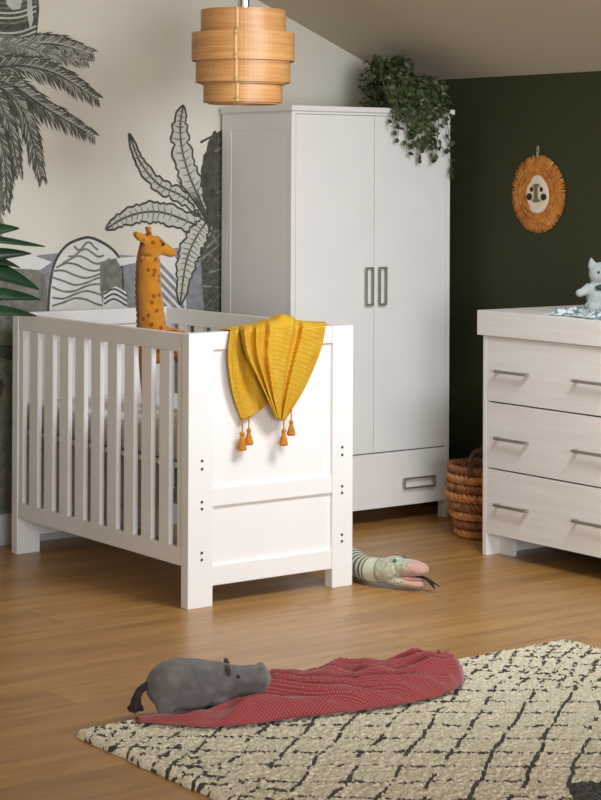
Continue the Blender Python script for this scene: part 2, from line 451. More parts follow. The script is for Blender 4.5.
def ring(bm, x0, x1, z0, z1, y, out, t=.007):      # rectangular frame pull on two short posts
    ya, yb = y - out, y - out + .008
    box(bm, x0, x1, ya, yb, z1 - t, z1); box(bm, x0, x1, ya, yb, z0, z0 + t)
    box(bm, x0, x0 + t, ya, yb, z0 + t, z1 - t); box(bm, x1 - t, x1, ya, yb, z0 + t, z1 - t)
    if x1 - x0 > z1 - z0:
        for a in (x0 + .001, x1 - t - .001): box(bm, a, a + t, yb, y + .001, (z0 + z1) / 2 - .005, (z0 + z1) / 2 + .005)
    else:
        for a in (z0 + .001, z1 - t - .001): box(bm, (x0 + x1) / 2 - .005, (x0 + x1) / 2 + .005, yb, y + .001, a, a + t)
for k, (xa, xb) in enumerate(((WX0 + .022, xm - .0015), (xm + .0015, WX1 - .022))):
    dr = fin('door', B(xa, xb, WYF, WYF + .02, .314, WH - .036), WHITE_B, wr, bevel=.002)
    hx = xm - .036 if k == 0 else xm + .036
    b = bmesh.new(); ring(b, hx - .021, hx + .021, .943, 1.107, WYF, .020)
    fin('handle', b, METAL, dr)
dr = fin('drawer', B(WX0 + .022, WX1 - .022, WYF, WYF + .02, .075, .309), WHITE_B, wr, bevel=.002)
for c in (-.33, -.83):
    b = bmesh.new(); ring(b, c - .088, c + .088, .146, .194, WYF, .020); fin('handle', b, METAL, dr)
fin('gap_shade_backing', B(WX0 + .022, WX1 - .022, WYF + .021, WYF + .03, .3, .325), GAP_SHADE, wr)  # dark strip painting the shade in the gap between doors and drawer

# ------------------------------------------------------------------ chest of drawers
DX, DYL, DYR = -.61, -1.272, -2.085
ds = thing('chest_of_drawers', 'wide white three drawer chest against the dark green wall', 'chest of drawers', (-.33, (DYL + DYR) / 2, 0))
fin('top_panel', B(DX - .012, -.02, DYR - .024, DYL + .024, .868, .966), DRESS, ds, bevel=.003)
for ya, yb in ((DYL - .022, DYL), (DYR, DYR + .022)):
    fin('side_panel', B(DX, -.035, ya, yb, .0, .868), WHITE_B, ds, bevel=.0015)
for ya in (DYL - .1, DYR + .022):
    fin('leg_block', B(DX + .07, DX + .09, ya, ya + .078, 0, .084), DRESS, ds)
fin('back_panel', B(-.045, -.037, DYR + .022, DYL - .022, .09, .868), WHITE_B, ds)
fin('gap_shade_backing', B(DX + .022, DX + .03, DYR + .022, DYL - .022, .1, .866), GAP_SHADE, ds)  # dark sheet painting the shade seen between the drawer fronts
for z0, z1 in ((.088, .343), (.349, .605), (.611, .866)):
    d = fin('drawer', B(DX, DX + .02, DYR + .024, DYL - .024, z0, z1), DRESS, ds, bevel=.002)
    zc = z0 + .122
    for yc in (-1.451, -1.885):
        b = bmesh.new(); bow(b, (DX, yc - .088, zc), (DX, yc + .088, zc), (-1, 0, 0), .0055, .028); fin('handle', b, METAL, d)

# ------------------------------------------------------------------ pendant lamp
def m_veneer():
    M = Mat('pine_veneer', (214, 160, 98), .38)
    co = M.coord((1, 1, 28)); n = M.noise(co, 3.2, 5, .6)
    n2 = M.noise(M.coord((2, 2, 4)), 2.5, 2)
    c = M.ramp(n, [(.3, (190, 130, 72)), (.55, (218, 164, 102)), (.8, (230, 182, 124))])
    M.color(M.mix(M.math('MULTIPLY', n2, .3), c, (196, 138, 80))); return M.m
VEN = m_veneer()
LC = Vector((-1.665, -1.118, 0))
zc = ceil_z(LC.x)
lamp = thing('pendant_lamp', 'tiered round pale wood veneer pendant lamp hanging above the cot', 'lamp', (LC.x, LC.y, 1.76))
def band(r, z0, z1, seam):
    b = bmesh.new(); n = 72; R1 = []
    for i in range(n + 1):
        a = seam + 2 * PI * i / n * 1.04; rr = r + .009 * (i / n) ** 6
        R1.append([b.verts.new((LC.x + q * math.cos(a), LC.y + q * math.sin(a), z)) for q, z in ((rr, z0), (rr, z1), (rr - .0022, z1), (rr - .0022, z0))])
    for p, q in zip(R1, R1[1:]):
        for k in range(4): b.faces.new((p[k], q[k], q[(k + 1) % 4], p[(k + 1) % 4]))
    b.faces.new(R1[0][::-1]); b.faces.new(R1[-1]); return b
toward = math.atan2(-.804, -.594)
seam = toward - .1
seam = math.atan2(*(lambda v: (v.y, v.x))(Vector((-.594, -.804)) * .955 + Vector((-.804, .594)) * .30))
for r, z0, z1 in ((.157, 2.018, 2.108), (.190, 1.918, 2.022), (.175, 1.838, 1.924), (.146, 1.765, 1.846)):
    sh = fin('veneer_band', band(r, z0, z1, seam), VEN, lamp, smooth=False)
    for p in sh.data.polygons: p.use_smooth = False
    d_ = Vector((math.cos(seam + .2), math.sin(seam + .2), 0)); t_ = Vector((-d_.y, d_.x, 0)); b = bmesh.new(); rr = r + .0092
    P_ = [LC + d_ * (rr + o_) + t_ * w_ + Vector((0, 0, z_)) for z_ in (z0 + .001, z1 - .001) for (o_, w_) in ((-.004, -.0035), (.002, -.0035), (.002, .0035), (-.004, .0035))]
    V_ = [b.verts.new(p) for p in P_]
    for f_ in ((0, 1, 2, 3), (7, 6, 5, 4), (0, 4, 5, 1), (1, 5, 6, 2), (2, 6, 7, 3), (3, 7, 4, 0)): b.faces.new([V_[q] for q in f_])
    fin('seam_strip', b, simple('pale_edge_veneer', (236, 206, 160), .4), sh)
    sh2 = fin('inner_band', band(r - .018, z0 - .006, z1 - .01, seam + 1.3), VEN, sh)
for a in (seam + .05, seam + 2.1, seam + 4.2):
    b = bmesh.new()
    d = Vector((math.cos(a), math.sin(a), 0)); t = Vector((-d.y, d.x, 0))
    rs = [(.128, 1.768), (.128, 2.10)]
    c0, c1 = LC + d * .124 + Vector((0, 0, 1.768)), LC + d * .124 + Vector((0, 0, 2.10))
    tube(b, [c0, c1], .005, 6)
    fin('support_rod', b, VEN, lamp)
BRASS = simple('brass', (225, 200, 150), .3, .9)
d = Vector((math.cos(seam + .2), math.sin(seam + .2), 0))
for r, z in ((.157, 2.03), (.190, 1.935), (.190, 2.01), (.175, 1.85), (.146, 1.78)):
    b = bmesh.new(); tube(b, [LC + d * (r - .002) + Vector((0, 0, z)), LC + d * (r + .014) + Vector((0, 0, z))], .0065, 12)
    fin('rivet', b, BRASS, lamp)
b = bmesh.new()
tube(b, [LC + Vector((0, 0, 2.09)), LC + Vector((0, 0, 2.19))], .022, 16)
for k in range(3):
    a = seam + 2.1 * k; tube(b, [LC + Vector((0, 0, 2.095)), LC + Vector((math.cos(a) * .124, math.sin(a) * .124, 2.095))], .004, 6)
fin('lamp_holder', b, CHROME, lamp)
b = bmesh.new(); lathe(b, [(.012, 2.09), (.016, 2.05), (.034, 2.0), (.038, 1.965), (.028, 1.935), (.008, 1.925)], tuple(LC), 20)
fin('bulb', b, simple('frosted_bulb', (235, 232, 225), .3), lamp, smooth=True)
b = bmesh.new(); tube(b, [LC + Vector((0, 0, 2.19)), LC + Vector((0, 0, zc - .03))], .004, 8); fin('cord', b, simple('white_cord', (220, 218, 212), .5), lamp)
b = bmesh.new(); lathe(b, [(.05, zc - .045), (.05, zc - .015), (.03, zc + .01)], (LC.x, LC.y, 0), 24); fin('ceiling_rose', b, CHROME, lamp)

# ------------------------------------------------------------------ plants
def leafquad(bm, p, d, n, l, w, fold=.25, tip=1.0):
    d = Vector(d).normalized(); n = Vector(n); s = d.cross(n)
    if s.length < 1e-3: s = d.cross(Vector((1, 0, .2)))
    s.normalize(); n = s.cross(d).normalized()
    p = Vector(p)
    prof = [(0, 0), (.25, .8), (.5, 1), (.78, .62), (1, 0)]
    mid = [bm.verts.new(p + d * l * t - n * l * .12 * t * t) for t, _ in prof]
    for sg in (1, -1):
        ed = [bm.verts.new(p + d * l * t + s * sg * w * q + n * w * q * fold - n * l * .12 * t * t) for t, q in prof[1:-1]]
        bm.faces.new([mid[0], mid[1], ed[0]][::sg])
        for k in range(2): bm.faces.new([mid[k + 1], mid[k + 2], ed[k + 1], ed[k]][::sg])
        bm.faces.new([mid[3], mid[4], ed[2]][::sg])
IVY = simple('ivy_leaf_green', (66, 78, 44), .45, var=.45, nscale=30)
STEM = simple('ivy_stem', (100, 96, 60), .6)
pc = Vector((-.335, -.34, WH))
ivy = thing('trailing_ivy_plant', 'trailing green ivy plant in a pot on top of the wardrobe', 'plant', pc)
b = bmesh.new(); lathe(b, [(.045, 0), (.065, .1), (.07, .105), (.064, .105), (.058, .09)], pc, 28)
fin('pot', b, simple('grey_clay_pot', (110, 108, 100), .7), ivy, smooth=True)
b = bmesh.new(); lathe(b, [(.001, .088), (.057, .088)], pc, 24, False); fin('soil', b, simple('soil', (50, 38, 28), .95), ivy)
bl, bs = bmesh.new(), bmesh.new()
def rv(s=1): return Vector((random.uniform(-s, s), random.uniform(-s, s), random.uniform(-s, s)))
for k in range(560):
    a = random.uniform(0, 2 * PI); r = math.sqrt(random.random()) * .135; h = random.uniform(.02, .235)
    rr = r * (1 - .35 * max(0, (h - .12) / .12))
    q = pc + RT * (rr * math.cos(a) * .98) + FW * (rr * math.sin(a) * .7) + Vector((0, 0, h - .02 * r))
    q.z = min(q.z, ceil_z(q.x) - .045)
    if q.z < WH + .02: q.z = WH + .02
    if q.x > -.05: q.x = -.05
    leafquad(bl, q, rv() + Vector((0, 0, -.2)), rv() + Vector((-.3, -.5, .7)), random.uniform(.022, .036), random.uniform(.009, .014))
strands = []
for k in range(17):
    x = -.50 + .25 * (k / 16) + (.05 if k == 15 else 0) + random.uniform(-.015, .015)
    zend = [1.72, 1.66, 1.73, 1.70, 1.60, 1.66, 1.68, 1.63, 1.59, 1.62, 1.56, 1.64, 1.60, 1.62, 1.57, 1.50, 1.55][k]
    drift = random.uniform(-.02, .015) + (.04 if k in (13, 15) else 0)
    p0 = pc + Vector(((x - pc.x) * .3, -.03, .12)); p1 = Vector((x, -.50, WH + .09 + random.uniform(0, .05))); p2 = Vector((x, WYF - .035, WH - .005))
    p3 = Vector((x + drift * .5, WYF - .035 - random.uniform(0, .015), (WH + zend) / 2)); p4 = Vector((x + drift, WYF - .03, zend))
    c = catmull([p0, p1, p2, p3, p4], 9); tube(bs, c, .0016, 5)
    for i, q in enumerate(c):
        if i < 6: m = 3
        elif i < 20: m = 3 if k > 6 else 2
        else: m = 1 if i % 2 else (1 if k % 2 else 0)
        if i > 20 and k < 6: m = 1 if i % 4 == 0 else 0
        if i < 20 and k < 6: m = 1
        for _ in range(m):
            qq = q + rv(.012); qq.y = min(qq.y, q.y + .004)
            leafquad(bl, qq, Vector((random.uniform(-1, 1), -.35, random.uniform(-1, .3))), Vector((0, -1, .5)) + rv(.6), random.uniform(.022, .034), random.uniform(.009, .013))
fin('stems', bs, STEM, ivy)
fin('foliage', bl, IVY, ivy)

# tall leafy plant in a basket, mostly beyond the left edge
BIG = simple('glossy_dark_leaf', (34, 64, 38), .28, var=.4, nscale=12)
bp = Vector((-2.62, -.62, 0))
big = thing('leafy_house_plant', 'dark glossy long leaved house plant left of the cot', 'plant', bp)
b = bmesh.new(); lathe(b, [(.11, 0), (.15, .3), (.16, .31), (.148, .31), (.14, .27)], bp, 36)
fin('pot', b, simple('black_pot', (48, 46, 44), .6), big, smooth=True)
b = bmesh.new(); lathe(b, [(.001, .272), (.139, .272)], bp, 30, False); fin('soil', b, simple('soil_dark', (48, 36, 26), .95), big)
b = bmesh.new()
for k in range(4):
    a = k * 1.6; tube(b, catmull([bp + Vector((.03 * math.cos(a), .03 * math.sin(a), .27)), bp + Vector((.06 * math.cos(a), .05 * math.sin(a), .7)), bp + Vector((.05 * math.cos(a + .4), .08 * math.sin(a), 1.12))], 6), .009, 8)
fin('stems', b, STEM, big)
b = bmesh.new()
def longleaf(bm, p, e, w, sag=.08, roll=0):
    p, e = Vector(p), Vector(e); n = 10; d = e - p; s = d.cross(Vector((0, 0, 1)))
    if s.length < .01: s = Vector((1, 0, 0))
    s.normalize(); s = Matrix.Rotation(roll, 3, d.normalized()) @ s; u = s.cross(d).normalized()
    rows = []
    for i in range(n + 1):
        t = i / n; q = p + d * t + Vector((0, 0, sag * 4 * t * (1 - t) - sag * t * t)); ww = w * math.sin(PI * min(.995, .05 + .95 * t)) ** .7 * (1 - .3 * t) + .001
        rows.append([bm.verts.new(q + s * ww + u * ww * .3), bm.verts.new(q), bm.verts.new(q - s * ww + u * ww * .3)])
    for a, c in zip(rows, rows[1:]):
        for k in (0, 1): bm.faces.new((a[k], a[k + 1], c[k + 1], c[k]))
def LP(px, py, dy=0): return (-2.397 + .0042 * px, bp.y + .02 + dy, 1.29 - .00378 * (py - 230))
for (p, e, w, sg, rl) in (
    ((-55, 240), (19, 226), .034, .01, 1.1), ((-50, 232), (45, 247), .016, .0, 1.1), ((-55, 262), (31, 251), .030, .01, 1.2), ((-55, 262), (20, 262), .03, .02, .9),
    ((-55, 262), (39, 284), .044, .02, 1.2), ((-50, 292), (41, 297), .030, .01, 1.1), ((-50, 302), (18, 294), .022, .0, .9), ((-50, 308), (37, 313), .026, .01, 1.0), ((-55, 280), (24, 276), .03, .03, .9)):
    longleaf(b, LP(*p), LP(*e), w, sg, rl)
for k in range(24):
    a = random.uniform(1.9, 4.4); h = random.uniform(.7, 1.2)
    longleaf(b, bp + Vector((.03 * math.cos(a), .03 * math.sin(a), h)), bp + Vector((.33 * math.cos(a), .33 * math.sin(a), h + random.uniform(-.15, .3))), .04, .06, random.uniform(-.5, .5))
fo = fin('foliage', b, BIG, big, smooth=True)
sm = fo.modifiers.new('t', 'SOLIDIFY'); sm.thickness = .0015

# ------------------------------------------------------------------ rug
def m_rug():
    M = Mat('berber_rug', (206, 196, 172), .95, spec=.1, sheen=.2)
    co = M.coord()
    nz = M.new('ShaderNodeTexNoise'); nz.inputs['Scale'].default_value = 5; nz.inputs['Detail'].default_value = 3; M.l.new(co, nz.inputs['Vector'])
    ad = M.new('ShaderNodeVectorMath', operation='MULTIPLY_ADD'); M.l.new(nz.outputs['Color'], ad.inputs[0]); ad.inputs[1].default_value = (.07, .07, 0); M.l.new(co, ad.inputs[2])
    sp = M.new('ShaderNodeSeparateXYZ'); M.l.new(ad.outputs[0], sp.inputs[0])
    sp0 = M.new('ShaderNodeSeparateXYZ'); M.l.new(co, sp0.inputs[0])
    X, Y = sp.outputs[0], sp.outputs[1]
    def fam(ax, ay, per, w, ph=0):
        u = M.math('ADD', M.math('MULTIPLY', X, ax / per), M.math('MULTIPLY', Y, ay / per)); u = M.math('ADD', u, ph)
        f = M.math('ABSOLUTE', M.math('SUBTRACT', M.math('FRACT', u), .5)); return M.math('LESS_THAN', f, w)
    # lines running across and away
    l1 = fam(.60, .80, .125, .045); l2 = fam(.62, -.78, .105, .05, .3)
    brk = M.noise(co, 22, 2); brk2 = M.noise(co, 16, 2)
    big = M.noise(co, 1.7, 1)
    l1 = M.math('MULTIPLY', l1, M.math('GREATER_THAN', brk, .44)); l2 = M.math('MULTIPLY', l2, M.math('GREATER_THAN', brk2, .43))
    lines = M.math('MAXIMUM', l1, l2)
    # dense broken marks: along the left edge and over the far right corner
    l3 = fam(.55, -.83, .052, .13, .1); l4 = fam(.75, .66, .07, .12, .2)
    brk3 = M.noise(co, 38, 2); l3 = M.math('MULTIPLY', l3, M.math('GREATER_THAN', brk3, .5)); l4 = M.math('MULTIPLY', l4, M.math('GREATER_THAN', M.noise(co, 31, 2), .52))
    dense = M.math('MAXIMUM', l3, l4)
    x0, y0 = sp0.outputs[0], sp0.outputs[1]
    left = M.math('LESS_THAN', M.math('ADD', x0, M.math('MULTIPLY', brk, .3)), -.62)
    right = M.math('GREATER_THAN', M.math('ADD', M.math('ADD', x0, M.math('MULTIPLY', y0, .55)), M.math('MULTIPLY', big, .5)), .98)
    zone = M.math('MAXIMUM', left, right)
    pat = M.math('ADD', M.math('MULTIPLY', dense, zone), M.math('MULTIPLY', lines, M.math('SUBTRACT', 1, zone)))
    pat = M.math('MINIMUM', pat, 1)
    # a solid black woven block further down the rug
    bx = M.math('LESS_THAN', M.math('ABSOLUTE', M.math('SUBTRACT', M.math('ADD', M.math('MULTIPLY', x0, .804), M.math('MULTIPLY', y0, -.594)), .10)), .14)
    by = M.math('LESS_THAN', M.math('ABSOLUTE', M.math('ADD', M.math('ADD', M.math('MULTIPLY', x0, .594), M.math('MULTIPLY', y0, .804)), M.math('ADD', .30, M.math('MULTIPLY', brk, .02)))), .08)
    pat = M.math('MAXIMUM', pat, M.math('MULTIPLY', bx, by))
    n = M.noise(co, 130, 3, .8); n4 = M.noise(co, 9, 3)
    base = M.ramp(n, [(.32, (166, 155, 124)), (.5, (236, 226, 198)), (.68, (253, 247, 230))])
    base = M.mix(M.math('MULTIPLY', n4, .35), base, (208, 197, 166))
    M.color(M.mix(M.math('MULTIPLY', pat, .95), base, (24, 22, 22)))
    M.bump(M.math('ADD', n, M.math('MULTIPLY', pat, -.3)), .55, .01)
    return M.m
RX0, RX1, RY0, RY1 = -3.205, -1.406, -5.2, -2.563
bm = bmesh.new(); nx, ny = 360, 500
G = []
for i in range(nx + 1):
    row = []
    for j in range(ny + 1):
        u, v = i / nx, j / ny; x = RX0 + (RX1 - RX0) * u; y = RY0 + (RY1 - RY0) * v
        e = min(u * 1.8, (1 - u) * 1.8, v * 2.6, (1 - v) * 2.6); k = min(1, e / .02)
        h = .006 + .016 * math.sqrt(max(0, 1 - (1 - k) ** 2)) + (.005 * noise.noise((x * 70, y * 70, 0)) + .004 * random.uniform(-1, 1)) * k
        ex = .006 * noise.noise((x * 14, y * 14, 5))
        row.append(bm.verts.new((x + (ex if k < 1 else 0), y + (ex if k < 1 else 0), h)))
    G.append(row)
for i in range(nx):
    for j in range(ny): bm.faces.new((G[i][j], G[i + 1][j], G[i + 1][j + 1], G[i][j + 1]))
bnd = [e for e in bm.edges if e.is_boundary]
r = bmesh.ops.extrude_edge_only(bm, edges=bnd)
for v in r['geom']:
    if isinstance(v, bmesh.types.BMVert): v.co.z = .001
me = bpy.data.meshes.new('rug'); bm.normal_update(); bm.to_mesh(me); bm.free()
me.transform(Matrix.Translation((2.3, 3.5, 0)))
for p in me.polygons: p.use_smooth = True
rug = bpy.data.objects.new('rug', me); COL.objects.link(rug); rug.location = (-2.3, -3.5, 0); me.materials.append(m_rug())
tag(rug, 'cream shaggy rug with broken black lattice lines on wooden floor', 'rug')

# ------------------------------------------------------------------ dusty red dotted cloth on the rug
def m_dots(name, base, dot, per, rad, bumps=.2):
    M = Mat(name, base, .9, spec=.15, sheen=.3)
    uv = M.coord(kind='UV'); sp = M.new('ShaderNodeSeparateXYZ'); M.l.new(uv, sp.inputs[0])
    fx = M.math('SUBTRACT', M.math('FRACT', M.math('MULTIPLY', M.math('ADD', sp.outputs[0], sp.outputs[1]), 1 / per)), .5)
    fy = M.math('SUBTRACT', M.math('FRACT', M.math('MULTIPLY', M.math('SUBTRACT', sp.outputs[0], sp.outputs[1]), 1 / per)), .5)
    d = M.math('ADD', M.math('MULTIPLY', fx, fx), M.math('MULTIPLY', fy, fy))
    M.color(M.mix(M.math('LESS_THAN', d, rad * rad), base, dot)); M.bump(M.noise(M.coord(), 400), bumps, .002); return M.m
DOTS = m_dots('red_dotted_muslin', (142, 56, 58), (178, 104, 102), .0085, .24)
front = [(-3.05, -2.640), (-2.90, -2.80), (-2.672, -2.855), (-2.368, -2.91), (-2.16, -2.885), (-2.04, -2.80), (-1.965, -2.685)]
back = [(-3.03, -2.575), (-2.84, -2.50), (-2.62, -2.47), (-2.40, -2.53), (-2.20, -2.60), (-2.07, -2.665), (-1.985, -2.69)]
fc = catmull([(*p, 0) for p in front], 26); bc = catmull([(*p, 0) for p in back], 26)
bm = bmesh.new(); uvl = bm.loops.layers.uv.new('UVMap'); nv = 90; G = []
NU = len(fc)
for i in range(NU):
    u = i / (NU - 1); row = []
    env = min(1, (u / .3) ** 1.3) * min(1, (1 - u) / .14) ** .8
    for j in range(nv + 1):
        v = j / nv
        p = fc[i].lerp(bc[i], v)
        w = noise.noise((u * 4, v * 1.5, 3)) * .35
        q = v * 3.3 + w * 3.4 + u * 2.4 - .8 * math.sin(u * 6)
        ridge = (1 - abs(math.sin(q * PI))) ** 1.4
        ridge2 = (1 - abs(math.sin((q * 1.9 + u * 3) * PI + 1))) ** 1.3
        ed = min(1, v / .10, (1 - v) / .10); ed = math.sin(ed * PI / 2) * math.sin(min(1, (1 - u) / .09) * PI / 2)
        body = math.sin(PI * (.04 + .92 * v) ** .8) ** .6
        h = .006 + .86 * ed * (env * (.006 + .030 * body * (1 + .5 * noise.noise((u * 6, 1, 1)))) + (.008 + .030 * env) * ridge + .016 * ridge2 * (.25 + env) + .012 * env * (1 - abs(noise.noise((u * 9 + v * 3, v * 5, 4))) * 3) + .005 * noise.noise((u * 22, v * 12, 8)))
        # a dent where the toy lies on it
        base = .028 if p.y < -2.60 else .028 - .022 * min(1, (p.y + 2.60) / .05)
        hx = ((p.x + 2.83) / .24) ** 2 + ((p.y + 2.60) / .12) ** 2
        if hx < 1: h = .006 + (h - .006) * hx ** 1.5
        p = p + Vector((0, 0, base + h)); p.x += .006 * noise.noise((u * 9, v * 4, 2)); row.append((bm.verts.new(p), (u * 1.25, v * .62)))
    G.append(row)
for i in range(NU - 1):
    for j in range(nv):
        qd = (G[i][j], G[i + 1][j], G[i + 1][j + 1], G[i][j + 1])
        f = bm.faces.new([q[0] for q in qd])
        for l, q in zip(f.loops, qd): l[uvl].uv = q[1]
o = fin('muslin_cloth', bm, DOTS, None, smooth=True)
sm = o.modifiers.new('t', 'SOLIDIFY'); sm.thickness = .003
tag(o, 'crumpled dusty red cloth with tiny pale dots on the rug', 'cloth')

# ------------------------------------------------------------------ grey hippo toy
def plush(name, rgb, var=.12, ns=25, bs=500, spots=None, extra=None):
    M = Mat(name, rgb, .95, spec=.1, sheen=.35)
    co = M.coord(); n = M.noise(co, ns, 4); c = M.rgb
    col = M.ramp(n, [(.3, tuple(x * (1 - var) for x in c)), (.7, tuple(min(1, x * (1 + var)) for x in c))])
    if spots:
        vo = M.new('ShaderNodeTexVoronoi'); vo.inputs['Scale'].default_value = spots[1]; M.l.new(co, vo.inputs['Vector'])
        col = M.mix(M.math('MULTIPLY', M.math('LESS_THAN', vo.outputs['Distance'], spots[2]), .85), col, spots[0])
    M.color(col); M.bump(M.noise(co, bs, 2), .6, .004)
    if extra: extra(M)
    return M.m
GREY = plush('grey_plush', (106, 101, 98), .28)
hc = Vector((-2.855, -2.60, .03)); hz = .03
hp = thing('hippo_toy', 'grey plush hippo toy lying at the rug corner on the red cloth', 'soft toy', hc)
A = Vector((.86, -.51, 0)).normalized()      # nose direction
Bk = Vector((.51, .86, 0)).normalized()      # away from the viewer
HS = .88
def H(a, b_, z): return hc + A * a * HS + Bk * b_ * HS + Vector((0, 0, z * HS * .93))
yaw = math.atan2(A.y, A.x)
bm = bmesh.new()
ell(bm, H(-.01, .0, .082), (0.1100, 0.0757, 0.0704), (0, 0, yaw))
ell(bm, H(-.06, .0, .080), (0.0774, 0.0730, 0.0704), (0, 0, yaw))
ell(bm, H(.075, .0, .083), (0.0660, 0.0616, 0.0598), (0, 0, yaw))
ell(bm, H(.125, -.005, .092), (0.0528, 0.0484, 0.0440), (0, .05, yaw))
ell(bm, H(.18, -.01, .098), (0.0546, 0.0493, 0.0387), (0, -.05, yaw))      # muzzle
ell(bm, H(.208, -.01, .098), (0.0317, 0.0493, 0.0387), (0, 0, yaw))
ell(bm, H(.17, -.01, .066), (0.0396, 0.0378, 0.0211), (0, .1, yaw))      # jaw
for a, s in ((.215, -.04), (.215, .02)): ell(bm, H(a, s, .137), (0.0114, 0.0114, 0.0088), (0, 0, yaw))
for a, s, l in ((.085, -.07, .05), (-.09, -.075, .05), (.085, .06, .05), (-.09, .06, .05)):
    ell(bm, H(a, s * .8, .028), (0.026, 0.022, 0.024), (0, 0, yaw))
ell(bm, H(-.05, .03, .155), (0.0194, 0.0141, 0.0106), (0, 0, yaw))
hb = blob('body', bm, GREY, hp, .0055, 5, .002, 60)
for s in (-.047, .042):
    bm = bmesh.new(); ell(bm, H(.108, s, .138), (0.0088, 0.0141, 0.0176), (.3 * (1 if s > 0 else -1), -.2, yaw)); ell(bm, H(.108, s, .130), (0.0070, 0.0106, 0.0123), (0, 0, yaw))
    blob('ear', bm, plush('dark_plush_ear', (70, 62, 62)), hp, .003, 3)
BLK = simple('black_glass_eye', (16, 14, 13), .15)
for s in (-.052, .046):
    bm = bmesh.new(); ell(bm, H(.138, s, .118), (0.0053, 0.0044, 0.0053), sub=2); fin('eye', bm, BLK, hp, smooth=True)
bm = bmesh.new(); tube(bm, catmull([H(-.135, -.01, .09), H(-.165, -.02, .07), H(-.178, -.03, .045)], 5), [.011] * 11, 8)
for k in range(60):
    c = H(-.178, -.03, .045); e = c + Vector((random.uniform(-.022, .022), random.uniform(-.02, .02), -random.uniform(.02, .036)))
    tube(bm, [c + rv(.006), e], [.006, .002], 5)
fin('tail', bm, simple('dark_brown_yarn', (42, 34, 34), .9), hp)

# ------------------------------------------------------------------ giraffe toy standing on the mattress
GIR = plush('ochre_plush', (196, 130, 34), .15, 20, 500, ((140, 66, 16), 32, .30))
gx, gy = -1.893, -.86
gb = Vector((gx + .02, gy, .606)); gt = thing('giraffe_toy', 'tall mustard yellow spotted giraffe toy standing in the cot', 'soft toy', gb)
D = Vector((.90, -.43, 0)).normalized(); Q = Vector((.43, .90, 0))
def Gp(a, b_, z): return Vector((gx, gy, 0)) + D * a + Q * b_ + Vector((0, 0, z))
bm = bmesh.new(); yw = math.atan2(D.y, D.x)
ell(bm, Gp(.05, 0, .865), (.125, .062, .062), (0, .1, yw)); ell(bm, Gp(0, 0, .86), (.065, .062, .075), (0, 0, yw))
nk = catmull([Gp(0, 0, .84), Gp(-.002, 0, .95), Gp(-.012, 0, 1.06), Gp(-.014, 0, 1.17), Gp(-.006, 0, 1.235)], 5)
tube(bm, nk, [.056 - .020 * i / (len(nk) - 1) for i in range(len(nk))], 16)
ell(bm, Gp(.002, 0, 1.235), (.040, .035, .036), (0, .2, yw)); 
tube(bm, [Gp(.0, 0, 1.24), Gp(.035, 0, 1.222), Gp(.066, 0, 1.206)], [.034, .026, .020], 14)
ell(bm, Gp(.068, 0, 1.205), (.020, .022, .019), (0, 0, yw))
for s in (-.026, .026):
    tube(bm, [Gp(-.012, s * .6, 1.26), Gp(-.018, s, 1.292)], [.010, .008], 8); ell(bm, Gp(-.019, s, 1.296), (.011, .011, .011))
for s in (-1, 1):
    ell(bm, Gp(-.045, s * .035, 1.262), (.036, .008, .018), (0, .5, yw + s * -.5))
for a, s in ((-.02, -.04), (-.02, .04), (.13, -.04), (.13, .04)):
    tube(bm, [Gp(a, s * .8, .86), Gp(a, s, .74), Gp(a + .005, s, .626)], [.034, .024, .020], 12); ell(bm, Gp(a + .006, s, .624), (.026, .022, .018))
blob('body', bm, GIR, gt, .006, 4, .0015, 60)
bm = bmesh.new(); 
for i in range(2, len(nk)):
    ell(bm, nk[i] - D * (.056 - .020 * i / (len(nk) - 1)), (.010, .007, .014), sub=2)
fin('mane', bm, simple('brown_yarn', (120, 66, 24), .9), gt, smooth=True)
for s in (-.032, .030):
    bm = bmesh.new(); ell(bm, Gp(.035, s, 1.238), (.006, .005, .006), sub=2); fin('eye', bm, BLK, gt, smooth=True)
bm = bmesh.new(); tube(bm, catmull([Gp(.17, 0, .88), Gp(.19, 0, .84), Gp(.195, 0, .78)], 4), .006, 8); ell(bm, Gp(.195, 0, .77), (.012, .012, .022), sub=2); fin('tail', bm, simple('brown_tail', (120, 66, 24), .9), gt)

# ------------------------------------------------------------------ snake toy on the floor
def m_snake():
    M = Mat('striped_snake_plush', (196, 196, 170), .9, spec=.1, sheen=.3)
    uv = M.coord(kind='UV'); sp = M.new('ShaderNodeSeparateXYZ'); M.l.new(uv, sp.inputs[0])
    st = M.math('FRACT', M.math('MULTIPLY', sp.outputs[0], 20)); body = M.ramp(st, [(0, (216, 216, 200)), (.42, (200, 204, 176)), (.5, (104, 112, 66)), (.62, (60, 62, 44)), (.9, (120, 126, 84)), (1, (216, 216, 200))])
    n = M.noise(M.coord(), 60, 3)
    head = M.ramp(n, [(.35, (160, 162, 134)), (.6, (190, 188, 166)), (.75, (186, 184, 164))])
    f = M.math('GREATER_THAN', sp.outputs[0], .975)
    c = M.mix(f, body, head); M.color(c); M.bump(M.noise(M.coord(), 350), .5, .004); return M.m
SNK = m_snake()
hd = Vector((-1.315, -1.49, 0))
sn = thing('snake_toy', 'striped pale green snake toy with open pink mouth beside cot', 'soft toy', hd)
HDIR = Vector((.34, -.94, 0)).normalized(); HDIR = (Vector((-1.235, -1.665, 0)) - Vector((-1.322, -1.44, 0))).normalized()
SD = Vector((-HDIR.y, HDIR.x, 0))
def Sp(a, b_, z): return Vector((-1.325, -1.47, 0)) + HDIR * a + SD * b_ + Vector((0, 0, z))
path = catmull([(-1.05, -.62, .05), (-1.22, -.78, .05), (-1.30, -.95, .05), (-1.22, -1.12, .05), (-1.27, -1.28, .052), (-1.318, -1.40, .052), (-1.322, -1.47, .053)], 12)
